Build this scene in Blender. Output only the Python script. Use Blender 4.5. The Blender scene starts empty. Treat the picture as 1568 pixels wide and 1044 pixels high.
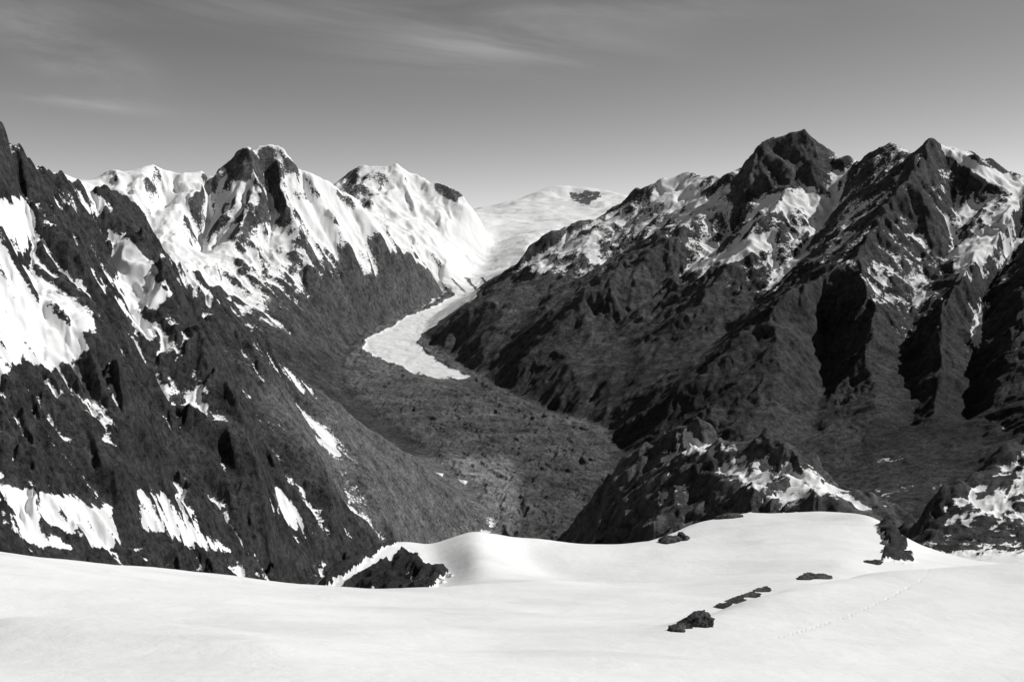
import bpy, math, time
import numpy as np
T0=time.time()
f32=np.float32
# ---------------------------------------------------------------- survey frame
# 1 unit = 100 m, viewpoint at the origin, +Y up-valley.  Peaks / ridges are
# given by bearings (u,v) as read with a 35 mm lens and a distance D (units).
F=1524.; CU,CV=784.,522.; TH=math.radians(6.4); ct,st=math.cos(TH),math.sin(TH)
def ray(u,v):
    dx=(u-CU)/F; dz=-(v-CV)/F; y=ct+dz*st; z=-st+dz*ct
    return dx/y, z/y
def proj(a,e):
    fw=ct-st*e; return CU+F*a/fw, CV-F*(st+ct*e)/fw
def Q(u,D,z):
    e=z/D; fw=ct-st*e; return (u, CV-F*(st+ct*e)/fw, D)
def ss(a,b,x):
    t=np.clip((x-a)/(b-a),0,1); return t*t*(3-2*t)

# ---------------------------------------------------------------- noise
rng=np.random.RandomState(7)
ang=rng.rand(256,256)*2*np.pi
GX=np.cos(ang).astype(f32); GY=np.sin(ang).astype(f32)
HX=(rng.rand(256,256)*.5-.25).astype(f32); HY=(rng.rand(256,256)*.5-.25).astype(f32)
def perlin(x,y,seed=0):
    x=x+f32(seed*17.37); y=y+f32(seed*9.71)
    xi=np.floor(x); yi=np.floor(y); fx=(x-xi).astype(f32); fy=(y-yi).astype(f32)
    xi=xi.astype(np.int32); yi=yi.astype(np.int32)
    x0=xi&255; x1=(xi+1)&255; y0=yi&255; y1=(yi+1)&255
    u=fx*fx*fx*(fx*(fx*6-15)+10); v=fy*fy*fy*(fy*(fy*6-15)+10)
    n00=GX[x0,y0]*fx+GY[x0,y0]*fy; n10=GX[x1,y0]*(fx-1)+GY[x1,y0]*fy
    n01=GX[x0,y1]*fx+GY[x0,y1]*(fy-1); n11=GX[x1,y1]*(fx-1)+GY[x1,y1]*(fy-1)
    a=n00+u*(n10-n00); b=n01+u*(n11-n01)
    return (a+v*(b-a))*f32(1.5)
def fbm(x,y,L,octs,seed=0,ridged=False,g=.5):
    r=np.zeros_like(x); am=1.; 
    for i in range(octs):
        n=perlin(x/f32(L),y/f32(L),seed+i*3)
        if ridged: n=1-2*np.abs(n)
        r+=f32(am)*n; am*=g; L*=.5
    return r
def erosion(x,y,dx,dy,L,seed):
    px=x/f32(L)+f32(seed*5.3); py=y/f32(L)+f32(seed*3.1)
    ix=np.floor(px); iy=np.floor(py); fx=(px-ix).astype(f32)-f32(.5); fy=(py-iy).astype(f32)-f32(.5)
    ix=ix.astype(np.int32); iy=iy.astype(np.int32)
    va=np.zeros_like(fx); wt=np.zeros_like(fx)+f32(1e-4)
    for i in (-1,0,1):
        for j in (-1,0,1):
            cx=(ix+i)&255; cy=(iy+j)&255
            qx=fx-i-HX[cx,cy]; qy=fy-j-HY[cx,cy]
            w=np.clip(1-(qx*qx+qy*qy)*f32(.64),0,None); w*=w
            wt+=w; va+=w*np.cos((qx*dx+qy*dy)*f32(6.283)+HX[cy,cx]*f32(10))
    r=va/wt
    return 1-2*np.sqrt(np.clip((1-r)*.5,0,1)+.004)    # sharpened ribs
def box(A,r):
    if r<1: return A
    for ax in (0,1):
        P=np.pad(A,[(r+1,r) if k==ax else (0,0) for k in (0,1)],mode='edge').astype(np.float64)
        C=np.cumsum(P,axis=ax); n=A.shape[ax]
        if ax==0: A=(C[2*r+1:2*r+1+n]-C[:n])/(2*r+1)
        else: A=(C[:,2*r+1:2*r+1+n]-C[:,:n])/(2*r+1)
    return A.astype(f32)
def blur(A,r,p=2):
    for _ in range(p): A=box(A,r)
    return A

# ---------------------------------------------------------------- soap film through ridge / valley lines
def film(lines,a0,a1,s0,s1,NA,NS,iters=160):
    S=np.zeros((NS,NA)); C=np.zeros((NS,NA))
    for ln in lines:
        for (p,q) in zip(ln[:-1],ln[1:]):
            n=int(max(abs(q[0]-p[0])/2.5,abs(math.log(q[2]/p[2]))/((s1-s0)/NS)*1.5))+2
            t=np.linspace(0,1,n)
            u=p[0]+(q[0]-p[0])*t; v=p[1]+(q[1]-p[1])*t; s=math.log(p[2])+(math.log(q[2])-math.log(p[2]))*t
            a,e=ray(u,v); z=e*np.exp(s)
            i=np.round((s-s0)/(s1-s0)*(NS-1)).astype(int); j=np.round((a-a0)/(a1-a0)*(NA-1)).astype(int)
            ok=(i>=0)&(i<NS)&(j>=0)&(j<NA)
            np.add.at(S,(i[ok],j[ok]),z[ok]); np.add.at(C,(i[ok],j[ok]),1)
    Z=None
    for k in (32,16,8,4,2,1):
        ns,na=-(-NS//k),-(-NA//k)
        Sp=np.zeros((ns*k,na*k)); Cp=np.zeros((ns*k,na*k)); Sp[:NS,:NA]=S; Cp[:NS,:NA]=C
        s_=Sp.reshape(ns,k,na,k).sum((1,3)); c_=Cp.reshape(ns,k,na,k).sum((1,3))
        m=c_>0; val=np.where(m,s_/np.maximum(c_,1),0)
        if Z is None: Z=np.full((ns,na),val[m].mean())
        else: Z=np.repeat(np.repeat(Z,2,0),2,1)[:ns,:na]
        Z=np.where(m,val,Z)
        for _ in range(iters if k>1 else iters//2):
            P=np.pad(Z,1,mode='edge')
            Z=np.where(m,val,.25*(P[:-2,1:-1]+P[2:,1:-1]+P[1:-1,:-2]+P[1:-1,2:]))
    return Z
def upsample(Z,ns,na):
    def ax(A,n):
        t=np.linspace(0,A.shape[0]-1,n); i=np.minimum(t.astype(int),A.shape[0]-2); f=(t-i)[:,None]
        return A[i]*(1-f)+A[i+1]*f
    return ax(ax(Z,ns).T,na).T
def polysd(u,v,poly):
    P=np.array(poly,float); n=len(P); d=np.full(u.shape,1e9); ins=np.zeros(u.shape,bool)
    for i in range(n):
        x0,y0=P[i]; x1,y1=P[(i+1)%n]; ex,ey=x1-x0,y1-y0
        t=np.clip(((u-x0)*ex+(v-y0)*ey)/(ex*ex+ey*ey+1e-9),0,1)
        d=np.minimum(d,(u-x0-t*ex)**2+(v-y0-t*ey)**2)
        if y0!=y1:
            c=((y0>v)!=(y1>v))&(u<(x1-x0)*(v-y0)/(y1-y0)+x0); ins^=c
    d=np.sqrt(d); return np.where(ins,d,-d)

class Grid:
    def __init__(s,a0,a1,y0,y1,NA,NS):
        s.a0,s.a1,s.s0,s.s1,s.NA,s.NS=a0,a1,math.log(y0),math.log(y1),NA,NS
        s.a,s.s=np.meshgrid(np.linspace(a0,a1,NA),np.linspace(s.s0,s.s1,NS))
        s.a=s.a.astype(f32); s.Y=np.exp(s.s).astype(f32); s.X=(s.a*s.Y).astype(f32)
        s.dA=(a1-a0)/(NA-1); s.dS=(s.s1-s.s0)/(NS-1)
    def grad(s,H):
        hs,ha=np.gradient(H); ha=ha/f32(s.dA); hs=hs/f32(s.dS)
        return ha/s.Y,(hs-s.a*ha)/s.Y
    def paint(s,B,poly,D0,D1,amp,soft=6,jit=0):
        P=np.array(poly,float); mg=soft+jit+2
        m=(s.u>P[:,0].min()-mg)&(s.u<P[:,0].max()+mg)&(s.v>P[:,1].min()-mg)&(s.v<P[:,1].max()+mg)&(s.Y>D0)&(s.Y<D1)
        if not m.any(): return
        d=polysd(s.u[m],s.v[m],poly)
        if jit: d=d+jit*s.nz[m]
        B[m]+=(amp*ss(-soft,soft,d)).astype(f32)
    def mask(s,poly,D0,D1,soft=4,jit=0):
        B=np.zeros_like(s.Y); s.paint(B,poly,D0,D1,1,soft,jit); return B
def extract(g,qmask,name,mat,attrs):
    NS,NA=g.Y.shape
    ii,jj=np.nonzero(qmask); v00=ii*NA+jj
    q=np.stack([v00,v00+1,v00+NA+1,v00+NA],1)
    used=np.zeros(NS*NA,bool); used[q.ravel()]=True
    idx=np.cumsum(used)-1; q=idx[q].astype(np.int32)
    co=np.stack([g.X.ravel()[used],g.Y.ravel()[used],g.H.ravel()[used]],1).astype(f32)
    me=bpy.data.meshes.new(name)
    me.vertices.add(len(co)); me.vertices.foreach_set('co',co.ravel())
    me.loops.add(q.size); me.loops.foreach_set('vertex_index',q.ravel())
    me.polygons.add(len(q)); me.polygons.foreach_set('loop_start',np.arange(0,q.size,4,dtype=np.int32))
    me.update(calc_edges=True)
    me.polygons.foreach_set('use_smooth',np.ones(len(q),bool))
    for k,A in attrs.items():
        at=me.attributes.new(k,'FLOAT','POINT'); at.data.foreach_set('value',A.ravel()[used].astype(f32))
    me.materials.append(mat)
    ob=bpy.data.objects.new(name,me); bpy.context.scene.collection.objects.link(ob)
    return ob

# ---------------------------------------------------------------- materials
def terrain_mat(name,nscale,bumpd,fine=.25,rock_lo=.022,rock_hi=.10,snow_c=.80,snow_bump=.15,vstretch=.8,snow_scale=None):
    m=bpy.data.materials.new(name); m.use_nodes=True; nt=m.node_tree; N=nt.nodes; L=nt.links
    b=N['Principled BSDF']; b.inputs['Roughness'].default_value=.85
    b.inputs['Specular IOR Level'].default_value=.12
    tc=N.new('ShaderNodeTexCoord'); mp=N.new('ShaderNodeMapping'); mp.inputs['Scale'].default_value=(1,1,vstretch)
    L.new(tc.outputs['Object'],mp.inputs['Vector'])
    def noise(sc,det,rough=.6,dist=0.,raw=False):
        n=N.new('ShaderNodeTexNoise'); n.inputs['Scale'].default_value=sc; n.inputs['Detail'].default_value=det
        n.inputs['Roughness'].default_value=rough; n.inputs['Distortion'].default_value=dist
        L.new(tc.outputs['Object'] if raw else mp.outputs[0],n.inputs['Vector']); return n.outputs['Fac']
    def math_(op,a,b_=None,c=None):
        n=N.new('ShaderNodeMath'); n.operation=op
        for k,x in enumerate((a,b_,c)):
            if x is None: continue
            if isinstance(x,(int,float)): n.inputs[k].default_value=x
            else: L.new(x,n.inputs[k])
        return n.outputs[0]
    def attr(n_):
        n=N.new('ShaderNodeAttribute'); n.attribute_name=n_; return n.outputs['Fac']
    def mr(x,a,b_,c,d,smooth=False):
        n=N.new('ShaderNodeMapRange'); n.inputs['From Min'].default_value=a; n.inputs['From Max'].default_value=b_
        n.inputs['To Min'].default_value=c; n.inputs['To Max'].default_value=d
        if smooth: n.interpolation_type='SMOOTHSTEP'
        L.new(x,n.inputs['Value']); return n.outputs[0]
    nf=noise(nscale*1.6,8,.7,0,True)
    n1=noise(nscale,9,.8); n2=noise(nscale*.2,4,.6)
    s=math_('ADD',attr('snow'),mr(nf,.3,.7,-fine,fine))
    sf=mr(s,-.06,.06,0,1,True)
    rock=mr(n1,.37,.63,rock_lo,rock_hi)
    rock=math_('MULTIPLY',rock,mr(n2,.3,.7,.55,1.55))
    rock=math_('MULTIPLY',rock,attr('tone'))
    sn=mr(n2,.3,.7,snow_c-.05,snow_c+.02)
    sn=math_('MULTIPLY',sn,attr('snowtone'))
    mix=N.new('ShaderNodeMix'); mix.data_type='FLOAT'
    L.new(sf,mix.inputs[0]); L.new(rock,mix.inputs[2]); L.new(sn,mix.inputs[3])
    cc=N.new('ShaderNodeCombineColor')
    for k in range(3): L.new(mix.outputs[0],cc.inputs[k])
    L.new(cc.outputs[0],b.inputs['Base Color'])
    bp=N.new('ShaderNodeBump'); bp.inputs['Distance'].default_value=bumpd
    L.new(mr(sf,0,1,1,snow_bump),bp.inputs['Strength']); L.new(n1,bp.inputs['Height'])
    out=bp.outputs[0]
    if snow_scale:
        ns=noise(snow_scale,7,.6,.2)
        b2=N.new('ShaderNodeBump'); b2.inputs['Distance'].default_value=.012; b2.inputs['Strength'].default_value=.35
        L.new(ns,b2.inputs['Height']); L.new(out,b2.inputs['Normal']); out=b2.outputs[0]
    L.new(out,b.inputs['Normal'])
    return m
M_far=terrain_mat('rock_and_snow',3.2,.5,fine=.5,rock_lo=.02,rock_hi=.12)
M_left=terrain_mat('cliff_rock_and_snow',8.,.22,fine=.45,rock_lo=.014,rock_hi=.125)
M_ice=terrain_mat('glacier_ice',1.2,.3,fine=.3,snow_bump=.08,vstretch=1)
M_floor=terrain_mat('moraine_gravel',3.2,.4,rock_lo=.035,rock_hi=.125,fine=.12,vstretch=1)
M_near=terrain_mat('snowfield_snow',9,.09,fine=.3,rock_lo=.014,rock_hi=.12,snow_c=.80,snow_bump=.04,vstretch=.8,snow_scale=14)

# ================================================================ FAR TERRAIN
fl=[]   # lines
A_=fl.append
# left rocky mountain
A_([(-360,-10,17),(-150,90,19),(-60,145,20),(0,194,21),(20,222,21.5),(50,253,22),(75,266,22.6),(92,287,23.5),(130,291,25),(185,305,26),(215,335,27),(250,375,28),(335,465,30),(400,520,31.5),(470,580,33),(560,650,35),(640,706,36.5),(700,755,37.5),(760,808,38.5)])
A_([(92,290,23.5),(115,400,20.9),(165,500,19.4),(190,620,18),(180,740,16.5)])
A_([(185,306,26),(280,470,23.5),(360,620,21.8),(400,740,20.9),(420,860,20)])
A_([(335,465,30),(440,620,27.3),(500,740,25.2),(540,850,24)])
A_([(470,580,33),(565,720,30),(605,820,28.5)])
A_([(150,350,25),(225,520,22.5),(265,680,20.2),(270,800,18)])
A_([(280,440,28.3),(390,640,25.6),(440,790,23.1)])
A_([(420,560,32),(525,740,29),(565,860,26)])
A_([(30,290,21.6),(50,420,19.8),(70,560,17.6),(60,700,15.5)])
A_([(-360,760,11.2),(0,765,14),(180,845,16),(350,880,18.5),(480,905,22),(600,915,26),(740,870,33)])
A_([Q(-700,11.1,-8),Q(600,11.1,-10.5),Q(2200,11.1,-10.5)])
A_([Q(500,17,-12),Q(800,18,-12.5),Q(2000,18,-12)])
# hidden valley behind it
A_([Q(-360,38,-5),Q(0,44,-8),Q(200,48,-9),Q(400,52,-10.4),Q(510,60,-10.9)])
# valley floor
zf=lambda D: float(np.interp(D,[20,38,50,60,70,80,90,100,110,125,150],[-12,-11.4,-11.1,-10.8,-10.2,-8.7,-7.3,-6,-3.5,0,4]))
LE=[(640,28),(700,33),(765,38),(690,45),(600,55),(520,65),(520,72),(540,79),(575,84),(620,89),(658,94),(682,99)]
RE=[(1200,28),(1000,34),(930,40),(958,48),(930,54),(860,58),(800,62),(740,68),(690,74),(648,80),(655,86),(690,93),(732,100)]
CE=[(850,28),(840,38),(820,45),(700,60),(640,70),(590,80),(630,90),(708,100),(742,110),(760,125),(830,146)]
for E in (LE,RE,CE): A_([Q(u,D,zf(D)) for u,D in E])
# snowy mountain
A_([(-360,330,66),(-100,300,72),(60,264,77),(85,264,78),(110,275,79),(150,277,80),(175,264,81),(205,262,82),(235,253,83),(260,266,84),(300,265,85),(335,259,86),(360,238,87),(375,227,87),(386,236,87),(400,226,88),(430,224,88),(450,242,88.5),(475,264,89),(505,278,90),(560,322,91),(610,370,92.5),(648,408,95),(676,434,98)])
A_([(335,256,86),(300,300,82),(270,345,77),(262,400,71),(300,450,64)])
A_([(375,225,87),(402,290,83),(370,340,79),(340,400,74),(370,455,70),(430,505,67)])
A_([(430,222,88),(430,270,85),(445,320,82.5),(465,370,80.5),(485,430,78.5),(495,480,77)])
A_([(475,262,89),(500,320,87),(540,375,86),(575,425,86),(590,458,86.5)])
A_([(520,300,90.3),(580,360,89.5),(622,415,91),(640,440,92.5)])
A_([(235,250,83),(215,290,79),(190,330,74),(160,370,66)])
A_([(415,300,86),(415,350,82),(410,420,76),(440,480,71)])
A_([(462,300,88),(500,370,85),(530,430,82.5),(540,480,81)])
A_([(325,300,86),(315,350,82),(300,410,76)])
A_([(270,290,83.5),(240,330,79),(225,380,72)])
A_([Q(-360,105,-2),Q(200,108,-2),Q(470,108,-1)])
# second snowy mountain
A_([(420,330,122),(505,290,118),(520,280,118),(545,258,118),(568,254,118),(590,256,118),(610,251,118),(640,270,118),(662,284,117),(690,286,117),(715,298,116),(740,320,116)])
A_([(555,255,118),(545,290,112),(575,330,106),(600,350,101)])
A_([(610,249,118),(600,295,113),(640,335,109),(660,370,105),(686,408,102)])
A_([(690,284,117),(700,330,113),(700,360,111)])
A_([(640,290,116.5),(670,335,112),(690,375,108)])
A_([Q(430,150,-1),Q(700,160,1)])
# neve
A_([(700,330,142),(742,318,150),(790,303,155),(840,287,158),(858,282,158),(880,285,158),(900,281,158),(925,290,156),(970,303,150),(1030,312,140)])
A_([(870,290,157),(884,306,152),(902,308,151),(920,293,156)])
A_([(742,330,142),(800,322,141),(860,318,142),(930,312,143)])
A_([(730,350,126),(790,340,128),(850,336,131),(920,326,136)])
A_([(790,360,116),(850,352,120)])
A_([Q(300,190,0),Q(1500,190,0)]); A_([Q(-300,229,0),Q(1900,229,0)])
# right mountains skyline
A_([(972,306,93),(985,296,92),(1010,275,90),(1030,268,90),(1050,262,90),(1075,271,88),(1090,270,86),(1110,275,84),(1122,260,82),(1140,244,81),(1152,232,80.5),(1165,224,80),(1182,218,80),(1200,208,80),(1220,205,80),(1233,203,80),(1260,219,80),(1280,247,79),(1300,242,77),(1312,262,76),(1332,234,75),(1363,219,74),(1385,234,72),(1400,232,70),(1415,214,69),(1432,204,68),(1460,226,68),(1500,250,67),(1540,272,67),(1568,290,66),(1600,265,65),(1700,290,60),(1950,300,52)])
A_([(1165,224,80),(1150,270,77.5),(1140,310,75)])
A_([(972,306,93),(940,325,91),(880,345,89),(835,360,88),(810,380,88),(792,412,88),(760,432,91),(733,450,97)])
A_([(1010,276,90),(960,350,86),(900,400,82),(820,430,80),(745,460,78),(700,490,78),(660,512,80)])
A_([(1050,262,90),(1050,310,85),(1000,355,81)])
A_([(1120,262,82),(1110,310,78),(1050,350,75),(980,400,72),(910,440,70),(850,500,68),(790,560,66),(800,612,62.5)])
A_([(1233,200,80),(1215,260,76),(1195,315,72),(1130,390,67),(1060,480,63),(960,560,60),(850,605,59)])
A_([(1432,200,68),(1400,260,65),(1350,330,61),(1310,400,57),(1180,470,54),(1100,540,52),(1020,605,51),(960,650,51.5)])
A_([(1310,400,57),(1335,470,53),(1325,560,48),(1360,610,45),(1310,690,41),(1230,760,38)])
A_([(1180,470,54),(1200,560,49),(1150,640,46),(1120,720,42)])
A_([(1568,290,66),(1540,350,60),(1490,410,55),(1440,480,50),(1440,580,45),(1420,680,40)])
A_([(1700,290,60),(1620,350,56),(1568,450,50),(1540,540,45),(1510,650,40),(1460,760,34)])
A_([(1930,330,48),(1750,500,42),(1650,650,36)])
A_([(1150,340,76.3),(1080,400,72.3),(980,470,68.8),(900,540,64.8),(860,580,61.2)])
A_([(1290,290,74.2),(1230,390,68.4),(1150,470,62.6),(1060,560,56.6)])
A_([(1470,290,66.2),(1460,380,60.3),(1400,460,55.),(1385,560,48.9),(1400,650,42.5)])
A_([(1560,370,61.3),(1510,450,55.),(1490,530,49.3),(1480,650,41.9)])
A_([(1260,480,56.),(1265,570,51.),(1240,670,44.2)])
A_([(960,380,82.6),(880,430,79.3),(790,480,75.3),(740,540,71)])
A_([Q(1000,46,-11.2),Q(1100,40,-11.2),Q(1200,35,-11),(1300,840,31),(1450,840,27),(1700,800,22),(1990,780,18)])
A_([Q(1000,112,-1),Q(1400,105,-1),Q(1990,90,-1)])

a0,a1=-.70,.70
NAc,NSc=400,860
g=Grid(a0,a1,11.,229.,1400,1760)
Z=film(fl,a0,a1,g.s0,g.s1,NAc,NSc)
H=upsample(Z,g.NS,g.NA).astype(f32)
g.H=blur(H,2,1); print('film',time.time()-T0)
Hs0=blur(g.H,16,2)
g.u,g.v=proj(g.a,Hs0/g.Y)
g.nz=fbm(g.a*f32(100),g.s.astype(f32)*f32(100),2.,5,3,g=.6)
def as_poly(E): return [(ray(u,Q(u,D,zf(D))[1])[0]*1000,math.log(D)*1000) for u,D in E]
floor_poly=as_poly(LE)+as_poly(RE)[::-1]
floor_sd=polysd(g.a*1000,g.s*1000,floor_poly)
floorM=ss(-6,14,floor_sd+g.nz*4).astype(f32)
glac=[(745,602),(700,594),(660,588),(632,578),(620,565),(575,550),(557,532),(560,514),(600,497),(625,476),(680,458),(698,450),(700,440),(735,436),(728,456),(704,470),(672,490),(645,510),(640,525),(660,545),(690,562),(725,575),(748,600)]
neve=[(738,452),(700,450),(684,437),(672,425),(682,408),(665,375),(690,340),(745,312),(760,250),(1000,250),(985,303),(940,325),(880,345),(835,360),(812,380),(794,412),(756,434)]
tongueM=g.mask(glac,60,104,3,3)
neveM=np.maximum(g.mask(neve,96,190,5,3)*ss(95,99,g.Y),0)
iceM=np.maximum(tongueM,neveM).astype(f32)
g.H=g.H*(1-.8*neveM)+blur(g.H,6,2)*.8*neveM
slope0=np.hypot(*g.grad(blur(g.H,6,2)))
M=ss(.12,.45,slope0).astype(f32)*(1-.93*np.maximum(floorM,iceM))
M=blur(M,6,1)
low=ss(-3,-8,g.H).astype(f32)      # lower tussock / scree slopes : smoother
X,Y=g.X,g.Y
uS,vS=proj(g.a,Hs0/g.Y)
reg_left=(Y<ss(-200,600,uS)*12+36)&(uS<790)
farw=np.maximum(ss(40,50,Y),(g.a>.05)&(Y>25)).astype(f32)
rough=(1-.4*low*farw).astype(f32)
rough2=(1-.85*low*farw).astype(f32)
scree=ss(10,40,uS-(410+(vS-660)*.9)).astype(f32)*reg_left*ss(560,640,vS)
scree=blur(scree.astype(f32),8,1)
rough=rough*(1-.65*scree); rough2=rough2*(1-.8*scree)
wx=X+fbm(X,Y,3.,4,11)*f32(.6); wy=Y+fbm(X,Y,3.,4,23)*f32(.6)
big=fbm(wx,wy,7.,3,31,True)
g.H+=(M*ss(40,70,Y)*(big*f32(.3)-f32(.05))).astype(f32)
g.H+=(M*rough*(1-ss(40,70,Y))*(fbm(wx,wy,2.2,5,37,True,.6)*f32(.16)-f32(.08))).astype(f32)
G=np.zeros_like(Y)
nearL=((1-ss(34,44,Y))*(1-farw)).astype(f32)
for k,(Lw,am) in enumerate([(5.,.10),(2.6,.12),(1.3,.14),(.7,.15),(.36,.17),(.18,.17),(.1,.16)]):
    w=ss(.006,.012,Lw/Y)*(1-ss(.065,.12,Lw/Y))
    if w.max()<=0: continue
    gx,gy=g.grad(blur(g.H,max(1,int(12/(k+1))),2)); n=np.hypot(gx,gy)+f32(1e-4)
    jx=perlin(X/f32(Lw*3),Y/f32(Lw*3),50+k)*f32(.5)
    # fall line; the strata of the near left massif dip to the right
    fx_=-gx/n+nearL*f32(.9); fy_=-gy/n; fn=np.hypot(fx_,fy_)+f32(.05); fx_/=fn; fy_/=fn
    dx,dy=-fy_-jx*fx_, fx_-jx*fy_
    er=erosion(wx,wy,(dx*f32(.9)).astype(f32),(dy*f32(.9)).astype(f32),Lw,k+1)
    sl=np.clip(n,0,1.0)
    g.H+=(w*M*rough*sl*f32(am*Lw)*1.3*er*(1+.15*nearL)).astype(f32)
    G+=(w*er*f32(.6 if Lw>2 else 1.)).astype(f32)
for Lw,am in [(2.4,.05),(1.2,.07),(.6,.09),(.3,.11),(.15,.12),(.08,.12)]:
    w=ss(.004,.009,Lw/Y)*(1-ss(.08,.13,Lw/Y))
    g.H+=(w*M*rough2*am*Lw*1.5*(1-2*np.abs(perlin(wx/f32(Lw),wy/f32(Lw),70+int(Lw*40))))).astype(f32)
hum=fbm(wx*f32(1),wy*f32(.7),1.1,6,81,True,.65)
g.H+=floorM*(1-iceM)*hum*f32(.11)
g.H+=iceM*ss(105,100,Y)*fbm(wx,wy*f32(2.2),1.6,3,91,True)*f32(.05)
g.H+=neveM*(fbm(wx,wy*f32(1.2),9,3,95)*f32(.55)+ss(130,108,Y)*fbm(wx,wy*f32(2.),2.2,3,96,True)*f32(.07))
print('erosion',time.time()-T0)
# ---------------- snow cover
g.u,g.v=proj(g.a,g.H/g.Y)
gx,gy=g.grad(blur(g.H,1,1)); slope=np.hypot(gx,gy)
gx2,gy2=g.grad(blur(g.H,5,1)); slope2=np.hypot(gx2,gy2)
curv=(g.H-blur(g.H,5,2))/g.Y*1000.       # + on ribs, - in gullies
curv2=(g.H-blur(g.H,22,2))/g.Y*1000.
aspect=-gx2/(slope2+.3)                     # + faces east (right)
nzb=fbm(X,Y,5.,6,7,g=.62)
reg_right=(~reg_left)&((g.a*1000)>np.interp(g.s*1000,[math.log(x)*1000 for x in (28,38,48,58,68,80,90,100,130)],[100,100,100,40,-30,-90,-50,-10,130]))
reg_far=~(reg_left|reg_right)
B=np.where(reg_left,-.40+.36*ss(-5,2,g.H)-.35*scree,0)
B=B+np.where(reg_right,-1.0+1.05*ss(-4.8,3,g.H),0)
B=B+np.where(reg_far,-1.05+1.85*ss(-8,.3,g.H)+.5*aspect-.5*(np.clip(slope,.5,2.2)-.7),0)
B=B-.45*(np.clip(slope,.5,2.2)-.7)-.4*(np.clip(slope2,.5,2.)-.7)-.09*np.clip(curv,-4,4)-.025*np.clip(curv2,-10,10)+.30*nzb-.20*G
B=(B-.6*floorM-.5*reg_far*ss(-6.5,-8.5,g.H)).astype(f32)
def P(poly,D0,D1,amp,soft=8,jit=7): g.paint(B,poly,D0,D1,amp,soft,jit)
# left mountain patches
P([(-200,330),(30,305),(55,330),(30,400),(100,460),(142,490),(135,530),(100,555),(60,560),(35,545),(0,590),(-200,640)],10,26,1.7)
P([(-100,120),(0,195),(70,265),(60,290),(0,270),(-100,240)],10,26,.35)
P([(165,350),(205,372),(262,448),(240,475),(185,435)],10,30,1.6)
P([(250,388),(285,400),(335,462),(320,470),(275,430)],10,32,1.5)
P([(175,455),(195,460),(240,510),(225,520)],10,30,1.1)
P([(85,286),(135,290),(170,320),(130,335),(95,315)],10,30,1.2)
P([(-50,742),(90,755),(168,778),(182,832),(150,842),(90,805),(0,770)],10,26,1.7,6,4)
P([(0,775),(60,800),(110,840),(60,838),(0,805)],10,26,1.4,5,4)
P([(205,745),(262,760),(345,845),(300,838),(220,805)],10,26,1.4)
P([(392,740),(430,748),(492,825),(440,800),(400,775)],10,30,1.5)
P([(483,652),(498,660),(522,697),(505,690)],10,40,1.5,4,2)
P([(516,800),(530,800),(550,832),(535,826)],10,40,1.3,4,2)
P([(288,612),(318,620),(312,632),(292,626)],10,30,1.3,4,3)
P([(355,480),(395,520),(480,600),(465,605),(380,530)],10,36,.8)
P([(100,380),(160,400),(330,600),(300,640),(150,520)],10,30,.35,20,10)
P([(240,600),(420,700),(440,780),(250,720)],10,30,-.3,20,10)
P([(700,733),(718,735),(712,742)],30,60,1.7,3,1)
P([(665,722),(680,724),(678,730)],30,60,1.7,3,1)
# far massifs
P([(430,225),(500,270),(600,360),(690,420),(650,455),(560,420),(480,370),(450,310)],70,105,.8,14,8)
P([(240,255),(330,260),(390,270),(330,330),(250,320),(170,290)],70,105,.5,12,8)
P([(600,255),(650,272),(740,320),(700,400),(650,360),(600,310)],95,130,.5,12,6)
P([(520,285),(560,255),(590,260),(600,300),(560,320)],100,130,-.6,8,5)
P([(665,280),(715,295),(700,305),(670,298)],100,130,-1.3,4,3)
P([(866,292),(884,290),(900,288),(924,297),(905,316),(876,312)],130,165,-4.6,4,5)
P([(345,250),(372,225),(390,240),(385,275),(350,280)],80,95,-.6,5,4)
P([(280,300),(430,270),(470,380),(430,450),(330,430)],60,95,-.1,15,10)
# right massif
P([(1195,306),(1245,288),(1240,304),(1205,318),(1165,322)],60,85,1.5)
P([(1130,372),(1186,354),(1170,380),(1110,405),(1060,412)],55,80,1.4)
P([(1440,205),(1475,235),(1560,285),(1545,296),(1475,252),(1440,230)],60,75,2.1,4,3)
P([(1455,385),(1525,350),(1548,300),(1560,310),(1545,400),(1500,440),(1465,430)],45,70,1.4)
P([(1480,440),(1505,450),(1500,535),(1488,520)],40,60,1.3,5,3)
P([(790,400),(870,360),(915,360),(925,405),(870,425),(810,418)],70,95,.8)
P([(1000,275),(1075,270),(1060,310),(1000,320)],80,95,.7)
P([(1030,330),(1300,330),(1300,450),(1060,450)],50,85,.40,20,10)
P([(1140,240),(1233,195),(1285,255),(1230,285),(1130,300)],70,85,-.8,10)
P([(1400,230),(1430,205),(1440,260),(1430,340),(1330,330),(1300,270)],60,75,-.35,10)
P([(1300,400),(1400,400),(1450,460),(1330,470)],45,62,.75)
P([(820,470),(1100,440),(1300,500),(1568,570),(1568,1000),(700,1000),(600,500)],40,95,-.7,15,6)
B=B+iceM*3.2
S=np.clip(B,-2,2)
mb=np.sin((g.u-.9*(g.v-430)-690)*.28+g.nz*.8)
bandz=ss(410,432,g.v)*ss(465,440,g.v)*ss(60,100,Y)*iceM
S=S-bandz*ss(.35,.8,mb)*2.6
S=S-tongueM*ss(555,600,g.v)*(2.+1.5*fbm(X,Y*f32(.5),3.,3,5))
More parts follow.
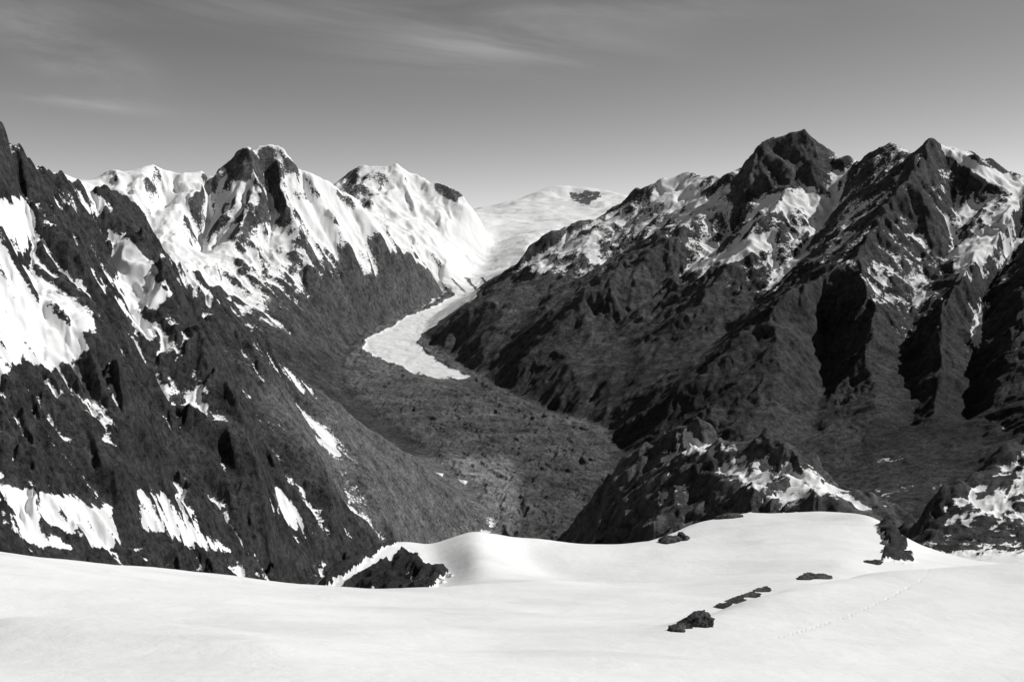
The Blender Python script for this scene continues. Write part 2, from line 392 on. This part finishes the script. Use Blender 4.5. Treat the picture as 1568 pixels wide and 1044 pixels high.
# tones
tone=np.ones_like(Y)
tone*=1+.85*ss(45,110,Y)  # aerial haze painted into the rock albedo: lighter with distance
tone=tone*(1+.5*floorM*(1+.7*fbm(X,Y*f32(.6),4.,4,130)))
tone=tone*(1+.45*low*reg_right*fbm(X,Y,9.,4,44))
tone=tone*(1+1.4*scree)
stone=np.where(iceM>.4,1.-.05*tongueM+.03*g.nz,1.)
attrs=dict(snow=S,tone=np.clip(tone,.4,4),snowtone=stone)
def qm(m): return m[:-1,:-1]
used=np.zeros((g.NS-1,g.NA-1),bool)
def emit(mask,name,mat):
    m=qm(mask)&~used; used[m]=True
    return extract(g,m,name,mat,attrs)
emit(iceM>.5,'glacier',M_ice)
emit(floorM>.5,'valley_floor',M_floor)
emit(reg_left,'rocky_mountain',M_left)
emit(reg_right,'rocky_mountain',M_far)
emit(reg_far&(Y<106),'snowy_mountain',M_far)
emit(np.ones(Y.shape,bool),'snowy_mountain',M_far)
print('far mesh',time.time()-T0)

# ================================================================ NEAR TERRAIN
nl=[]; A_=nl.append
A_([Q(-2500,.1,-.05),Q(784,.1,-.045),Q(4000,.1,-.05)])
A_([(-400,1044,.42),(0,1044,.45),(784,1044,.5),(1568,1044,.5),(2000,1044,.45)])
A_([(-400,786,2.4),(0,826,2.6),(120,841,2.7),(250,859,2.8),(380,877,2.95),(470,886,3),(620,893,3),(740,893,3.2)])
A_([(-400,930,3.3),(0,960,3.5),(300,975,3.7),(470,970,3.5),(600,928,3.4),(700,906,3.42)])
A_([Q(-400,5,-5),Q(0,5,-5),Q(400,5.5,-5),Q(700,6.5,-5),Q(850,7,-4.5)])
# snow knoll crest
A_([(462,890,3.7),(500,852,3.9),(530,835,4),(570,820,4.2),(620,808,4.4),(680,801,4.4),(705,794,4.4),(728,790,4.4),(760,795,4.5),(800,806,4.6),(850,824,4.8),(900,837,4.9),(960,830,5),(1000,818,5),(1050,795,5.2),(1100,779,5.3),(1150,773,5.4),(1250,773,5.3),(1330,776,5),(1348,794,4.8),(1362,835,4.3)])
A_([(728,801,4.4),(730,835,4.),(733,870,3.6)])
A_([(655,835,4.3),(675,870,3.95),(690,892,3.65)])
A_([(800,850,4.3),(850,883,3.9),(940,892,3.8),(1040,884,3.8),(1150,874,3.8),(1240,864,3.8),(1300,855,3.8)])
A_([(1150,812,4.7),(1250,812,4.6)])
A_([(0,930,1.1),(250,950,1.15),(420,985,1.0)]); A_([(500,950,1.5),(700,960,1.5)])
A_([(700,940,2.2),(850,950,2.0),(1000,975,1.7),(1090,955,2.1),(1180,925,2.5),(1280,895,3.0)])
# near right hump
A_([(1010,972,1.55),(1040,958,1.65),(1095,934,1.85),(1180,902,2.05),(1230,887,2.2),(1275,878,2.3),(1330,861,2.5),(1385,855,2.6),(1470,857,2.65),(1568,850,2.65),(1750,840,2.6),(2000,830,2.5)])
A_([(1385,900,3.4),(1470,910,3.5),(1568,905,3.5),(2000,880,3.5)])
# trough behind crest
A_([Q(850,6.6,-3.4),Q(1000,6.6,-3.2),Q(1150,6.8,-3.1),Q(1300,6.4,-2.9),Q(1370,5.6,-2.4)])
# rocky knoll
A_([(835,835,13.5),(850,822,13.8),(900,770,13.5),(970,690,13),(1000,668,12.7),(1025,655,12.5),(1060,652,12.4),(1110,662,12),(1135,680,11.7),(1185,675,11),(1215,688,10.8),(1260,728,10.2),(1300,756,9.8),(1340,769,9.4),(1388,793,8.8),(1396,850,8.2)])
A_([(1060,654,12.4),(1040,730,11.2),(1000,800,10)])
A_([(1135,682,11.7),(1120,740,10.4),(1130,800,9)])
A_([(1215,690,10.8),(1230,760,9.3),(1250,800,8.4)])
A_([(970,690,13),(930,770,12),(900,850,11)])
A_([Q(790,12,-6.8),Q(790,15,-9),Q(900,16.5,-9),Q(1100,16,-8.5),Q(1300,13.5,-8),Q(1400,11.5,-6)])
A_([Q(-1000,18,-15),Q(3000,18,-15)]); A_([Q(-1000,10,-12),Q(400,10,-12),Q(700,11,-10)])
# rocky slope right
A_([(1388,858,5.5),(1398,815,6.0),(1425,765,6.4),(1450,745,6.7),(1500,720,7),(1568,682,7.4),(1700,620,8),(2000,540,8.5)])
A_([(1450,745,6.7),(1440,810,6),(1470,870,5.3)])
A_([(1568,682,7.4),(1540,760,6.6),(1560,850,5.6)])
A_([(1500,880,4.9),(1700,850,5),(2000,820,5)])
A_([Q(1500,10.5,-7),Q(2000,11,-6)])
n=Grid(-.70,.70,.1,18.,1300,1500)
Z=film(nl,n.a0,n.a1,n.s0,n.s1,400,1300)
H=upsample(Z,n.NS,n.NA).astype(f32)
n.H=H; n.u,n.v=proj(n.a,H/n.Y); X,Y=n.X,n.Y
n.nz=fbm(n.a*f32(100),n.s.astype(f32)*f32(100),2.,5,3,g=.6)
rockM=ss(5.25,5.9,Y+n.nz*.2).astype(f32)
R=np.zeros_like(Y)
def PR(poly,D0,D1,amp=1,soft=3,jit=5): n.paint(R,poly,D0,D1,amp,soft,jit)
PR([(520,910),(540,880),(580,866),(622,846),(640,852),(650,872),(692,882),(672,888),(650,910)],3.2,4.6,1,3,4)
PR([(476,896),(508,866),(545,846),(608,824),(606,834),(560,858),(515,886),(500,900)],3.2,4.6,.8,2,4)
PR([(1342,800),(1362,800),(1400,860),(1352,862),(1358,835)],3.6,5.5)
rockM=np.clip(rockM+R,0,1)
sm=blur(H,7,3); sm=np.where(Y<3,blur(sm,14,2),sm); k_=ss(5.3,6,Y)
n.H=(H*k_+sm*(1-k_)).astype(f32)
wx=X+fbm(X,Y,1.,3,11)*f32(.2); wy=Y+fbm(X,Y,1.,3,23)*f32(.2)
n.H+=(ss(6,7.5,Y)*(fbm(wx,wy,1.8,4,31,True)*f32(.14)-f32(.05))).astype(f32)
for k,(Lw,am) in enumerate([(1.2,.09),(.6,.09),(.3,.10),(.15,.10),(.07,.10)]):
    w=ss(.009,.016,Lw/Y)
    if Lw>.1: w=w*ss(5.4,6.5,Y)
    gx,gy=n.grad(blur(n.H,max(2,int(12/(k+1))),2)); q=np.hypot(gx,gy)+f32(1e-4)
    er=erosion(wx,wy,(-gy/q).astype(f32),(gx/q).astype(f32),Lw,k+11)
    n.H+=(w*rockM*np.clip(q,.2,1.2)*f32(am*Lw)*er).astype(f32)
for Lw in (.4,.2,.1,.05,.025):
    w=ss(.005,.01,Lw/Y)*(1-ss(.05,.08,Lw/Y))
    n.H+=(w*rockM*.14*Lw*(1-2*np.abs(perlin(wx/f32(Lw),wy/f32(Lw),70+int(Lw*100))))).astype(f32)
# gentle wind-worked snow relief
sn=1-rockM
n.H+=(sn*ss(.3,1.2,Y)*fbm(X,Y*f32(1.4),.9,3,60)*f32(.018)).astype(f32)
n.H+=(sn*fbm(X*f32(.4)+Y*f32(.5),Y*f32(1.6)-X*f32(.3),.2,5,66)*f32(.0026)).astype(f32)
# boot track across the slope on the right
n.u,n.v=proj(n.a,n.H/n.Y)
trk=np.zeros_like(Y)
for pts in ([(1300,942),(1350,920),(1395,897),(1418,880),(1424,866)],[(1190,975),(1240,962),(1300,942)]):
    for (p,q) in zip(pts[:-1],pts[1:]):
        ex,ey=q[0]-p[0],q[1]-p[1]; L_=math.hypot(ex,ey)
        m=(n.u>min(p[0],q[0])-8)&(n.u<max(p[0],q[0])+8)&(n.v>min(p[1],q[1])-8)&(n.v<max(p[1],q[1])+8)&(Y<2.9)
        t=np.clip(((n.u[m]-p[0])*ex+(n.v[m]-p[1])*ey)/L_**2,0,1)
        d=np.hypot(n.u[m]-p[0]-t*ex+n.nz[m]*2.5,n.v[m]-p[1]-t*ey+n.nz[m]*2)
        trk[m]=np.maximum(trk[m],ss(1.7,.5,d)*(.35+.65*ss(-.2,.5,np.sin(t*L_*.9))))
n.H-=(trk*f32(.0009)*Y*.7).astype(f32)
gx,gy=n.grad(blur(n.H,1,1)); slope=np.hypot(gx,gy)
curv=(n.H-blur(n.H,7,2))/Y*1000.
nzb=fbm(X,Y,.9,6,7,g=.6)
B=np.where(rockM>.3,-.36-.5*(slope-.7)-.06*np.clip(curv,-5,5)+.40*nzb,1.5).astype(f32)
B=np.where((Y<5.6)&(rockM>.3),B-.14,B).astype(f32)
def P(poly,D0,D1,amp,soft=6,jit=7): n.paint(B,poly,D0,D1,amp,soft,jit)
P([(1035,660),(1062,662),(1082,690),(1060,700),(1042,685)],7,15,1.0)
P([(1190,680),(1230,700),(1290,750),(1345,778),(1300,782),(1240,770),(1195,730)],7,15,.48)
P([(1095,675),(1190,685),(1175,760),(1110,730)],7,15,.46)
P([(1460,790),(1568,720),(1700,640),(1700,700),(1568,770),(1480,800)],5.4,9,.42)
P([(1455,770),(1568,690),(1568,700),(1470,780)],5.4,9,.4)
P([(850,830),(960,700),(1010,700),(960,790),(900,840)],7,16,-.4)
S=np.clip(B,-2,2)
streak=ss(.25,.9,fbm(X*f32(.35)+Y*f32(.3),Y*f32(1.3)-X*f32(.2),.35,5,99,g=.6))
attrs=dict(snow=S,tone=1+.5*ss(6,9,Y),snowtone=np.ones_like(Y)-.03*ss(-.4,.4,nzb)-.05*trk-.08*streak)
used=np.zeros((n.NS-1,n.NA-1),bool)
def emit(mask,name,mat):
    m=qm(mask)&~used; used[m]=True
    return extract(n,m,name,mat,attrs)
thr=np.interp(n.a,[-.72,.3,.36,.40,.72],[6.3,6.6,5.9,5.0,4.9])
emit(Y<thr,'snowfield',M_near)
emit(n.a<np.interp(Y,[5,8,12,18],[.385,.395,.42,.45]),'rocky_knoll',M_near)
emit(np.ones(Y.shape,bool),'rocky_slope',M_near)
print('near mesh',time.time()-T0)

# ================================================================ boulders sticking out of the snow
import bmesh
from mathutils import Vector, noise
def hit(u,v):
    a,e=ray(u,v); j=int(round((a-n.a0)/n.dA)); col=np.where((n.Y[:,j]>.3)&(n.Y[:,j]<5.5),n.H[:,j]/n.Y[:,j],-9)
    k=np.nonzero(col>=e)[0]
    i=k[0] if len(k) else int(np.argmax(col)); 
    return Vector((float(n.X[i,j]),float(n.Y[i,j]),float(n.H[i,j])))
def boulder(parts,seed):
    bm=bmesh.new()
    for k,(u,v,w,h,tilt) in enumerate(parts):
        p=hit(u,v); sc=p.y/F
        r=bmesh.ops.create_icosphere(bm,subdivisions=5,radius=1)
        off=Vector((seed*3.1+k*7.7,seed,k))
        for vt in r['verts']:
            c=vt.co.copy()
            d=1+.5*noise.noise(c*1.1+off)+.25*noise.noise(c*2.7+off)+.2*abs(noise.noise(c*5+off))+.08*noise.noise(c*14+off)
            c=c*d
            c.z=c.z if c.z<.55 else .55+(c.z-.55)*.4
            x,y,z=c.x*w*.5*sc,c.y*w*.45*sc,c.z*h*.8*sc
            x,z=x*math.cos(tilt)-z*math.sin(tilt),x*math.sin(tilt)+z*math.cos(tilt)
            vt.co=Vector((p.x+x,p.y+y,p.z+z))
    me=bpy.data.meshes.new('rock_outcrop'); bm.to_mesh(me); bm.free()
    for nm,val in (('snow',-1.),('tone',1.),('snowtone',1.)):
        at=me.attributes.new(nm,'FLOAT','POINT'); at.data.foreach_set('value',np.full(len(me.vertices),val,f32))
    me.materials.append(M_rock); ob=bpy.data.objects.new('rock_outcrop',me)
    bpy.context.scene.collection.objects.link(ob)
M_rock=terrain_mat('bare_rock',60,.012,rock_lo=.015,rock_hi=.15,vstretch=1)
boulder([(1070,956,50,24,.35),(1036,965,30,14,.3),(1052,962,18,10,0)],1)
boulder([(1103,931,34,4,.38),(1124,923,36,3.5,.38),(1144,914,34,3,.38),(1164,906,30,2.5,.35)],2)
boulder([(1250,885,44,8,.05),(1232,887,22,6,0)],3)
boulder([(1334,862,28,5,.15)],4)
boulder([(1022,830,34,14,.2),(1045,827,16,18,-.4)],5)
boulder([(1122,792,30,9,0),(1105,794,22,8,.3)],6)

# ================================================================ light, sky, camera
AZ,EL=math.radians(74),math.radians(41)
sd=Vector((math.sin(AZ)*math.cos(EL),math.cos(AZ)*math.cos(EL),math.sin(EL)))
sl=bpy.data.lights.new('sun','SUN'); sl.energy=4.3; sl.angle=math.radians(.5); sl.color=(1,.997,.99)
so=bpy.data.objects.new('sun',sl); so.rotation_euler=sd.to_track_quat('Z','Y').to_euler(); bpy.context.scene.collection.objects.link(so)
w=bpy.data.worlds.new('sky'); bpy.context.scene.world=w; w.use_nodes=True; nt=w.node_tree; N=nt.nodes; L=nt.links
bg=N['Background']; bg.inputs['Strength'].default_value=.1
sky=N.new('ShaderNodeTexSky'); sky.sky_type='NISHITA'; sky.sun_disc=False; sky.sun_elevation=EL; sky.sun_rotation=AZ; sky.altitude=2200
sep=N.new('ShaderNodeSeparateColor'); L.new(sky.outputs[0],sep.inputs[0])
tc=N.new('ShaderNodeTexCoord'); sx=N.new('ShaderNodeSeparateXYZ'); L.new(tc.outputs['Generated'],sx.inputs[0])
def mt(op,a,b=None,c=None):
    q=N.new('ShaderNodeMath'); q.operation=op
    for k,x in enumerate((a,b,c)):
        if x is None: continue
        if isinstance(x,(int,float)): q.inputs[k].default_value=x
        else: L.new(x,q.inputs[k])
    return q.outputs[0]
az=mt('DIVIDE',sx.outputs[0],sx.outputs[1]); elv=mt('DIVIDE',sx.outputs[2],sx.outputs[1])
cb=N.new('ShaderNodeCombineXYZ'); L.new(mt('ADD',az,mt('MULTIPLY',elv,1.2)),cb.inputs[0]); L.new(mt('ADD',mt('MULTIPLY',elv,5.),mt('MULTIPLY',az,.5)),cb.inputs[1])
nz=N.new('ShaderNodeTexNoise'); nz.inputs['Scale'].default_value=3.2; nz.inputs['Detail'].default_value=8; nz.inputs['Roughness'].default_value=.6; nz.inputs['Distortion'].default_value=.6
L.new(cb.outputs[0],nz.inputs['Vector'])
def blob(u,v,su,sv,sk=0.):
    a,e=ray(u,v)
    da=mt('SUBTRACT',az,a); de=mt('SUBTRACT',mt('SUBTRACT',elv,e),mt('MULTIPLY',da,sk))
    dx=mt('DIVIDE',da,su/F); dy=mt('DIVIDE',de,sv/F)
    return mt('POWER',2.718,mt('MULTIPLY',-1.,mt('ADD',mt('MULTIPLY',dx,dx),mt('MULTIPLY',dy,dy))))
cov=mt('ADD',mt('ADD',blob(740,68,200,42),blob(100,80,110,40,-.4)),mt('ADD',mt('MULTIPLY',blob(110,156,110,9,-.1),1.),mt('MULTIPLY',blob(500,12,700,26),.6)))
mr=N.new('ShaderNodeMapRange'); mr.interpolation_type='SMOOTHSTEP'; mr.inputs['From Min'].default_value=.32; mr.inputs['From Max'].default_value=.72; L.new(nz.outputs['Fac'],mr.inputs['Value'])
front=mt('GREATER_THAN',sx.outputs[1],.1)
cl=mt('MULTIPLY',mt('MULTIPLY',mt('MINIMUM',cov,1.),mr.outputs[0]),front)
tot=mt('ADD',mt('MULTIPLY',mt('POWER',sep.outputs[0],1.25),.70),mt('MULTIPLY',cl,1.7))
cc=N.new('ShaderNodeCombineColor')
for k in range(3): L.new(tot,cc.inputs[k])
L.new(cc.outputs[0],bg.inputs['Color'])
cam=bpy.data.cameras.new('camera'); cam.lens=35; cam.sensor_width=36; cam.clip_start=.01; cam.clip_end=1000
co=bpy.data.objects.new('camera',cam); co.rotation_euler=(math.pi/2-TH,0,0); bpy.context.scene.collection.objects.link(co)
sc=bpy.context.scene; sc.camera=co
sc.view_settings.view_transform='Standard'; sc.view_settings.look='None'; sc.view_settings.exposure=0
print('done',time.time()-T0)
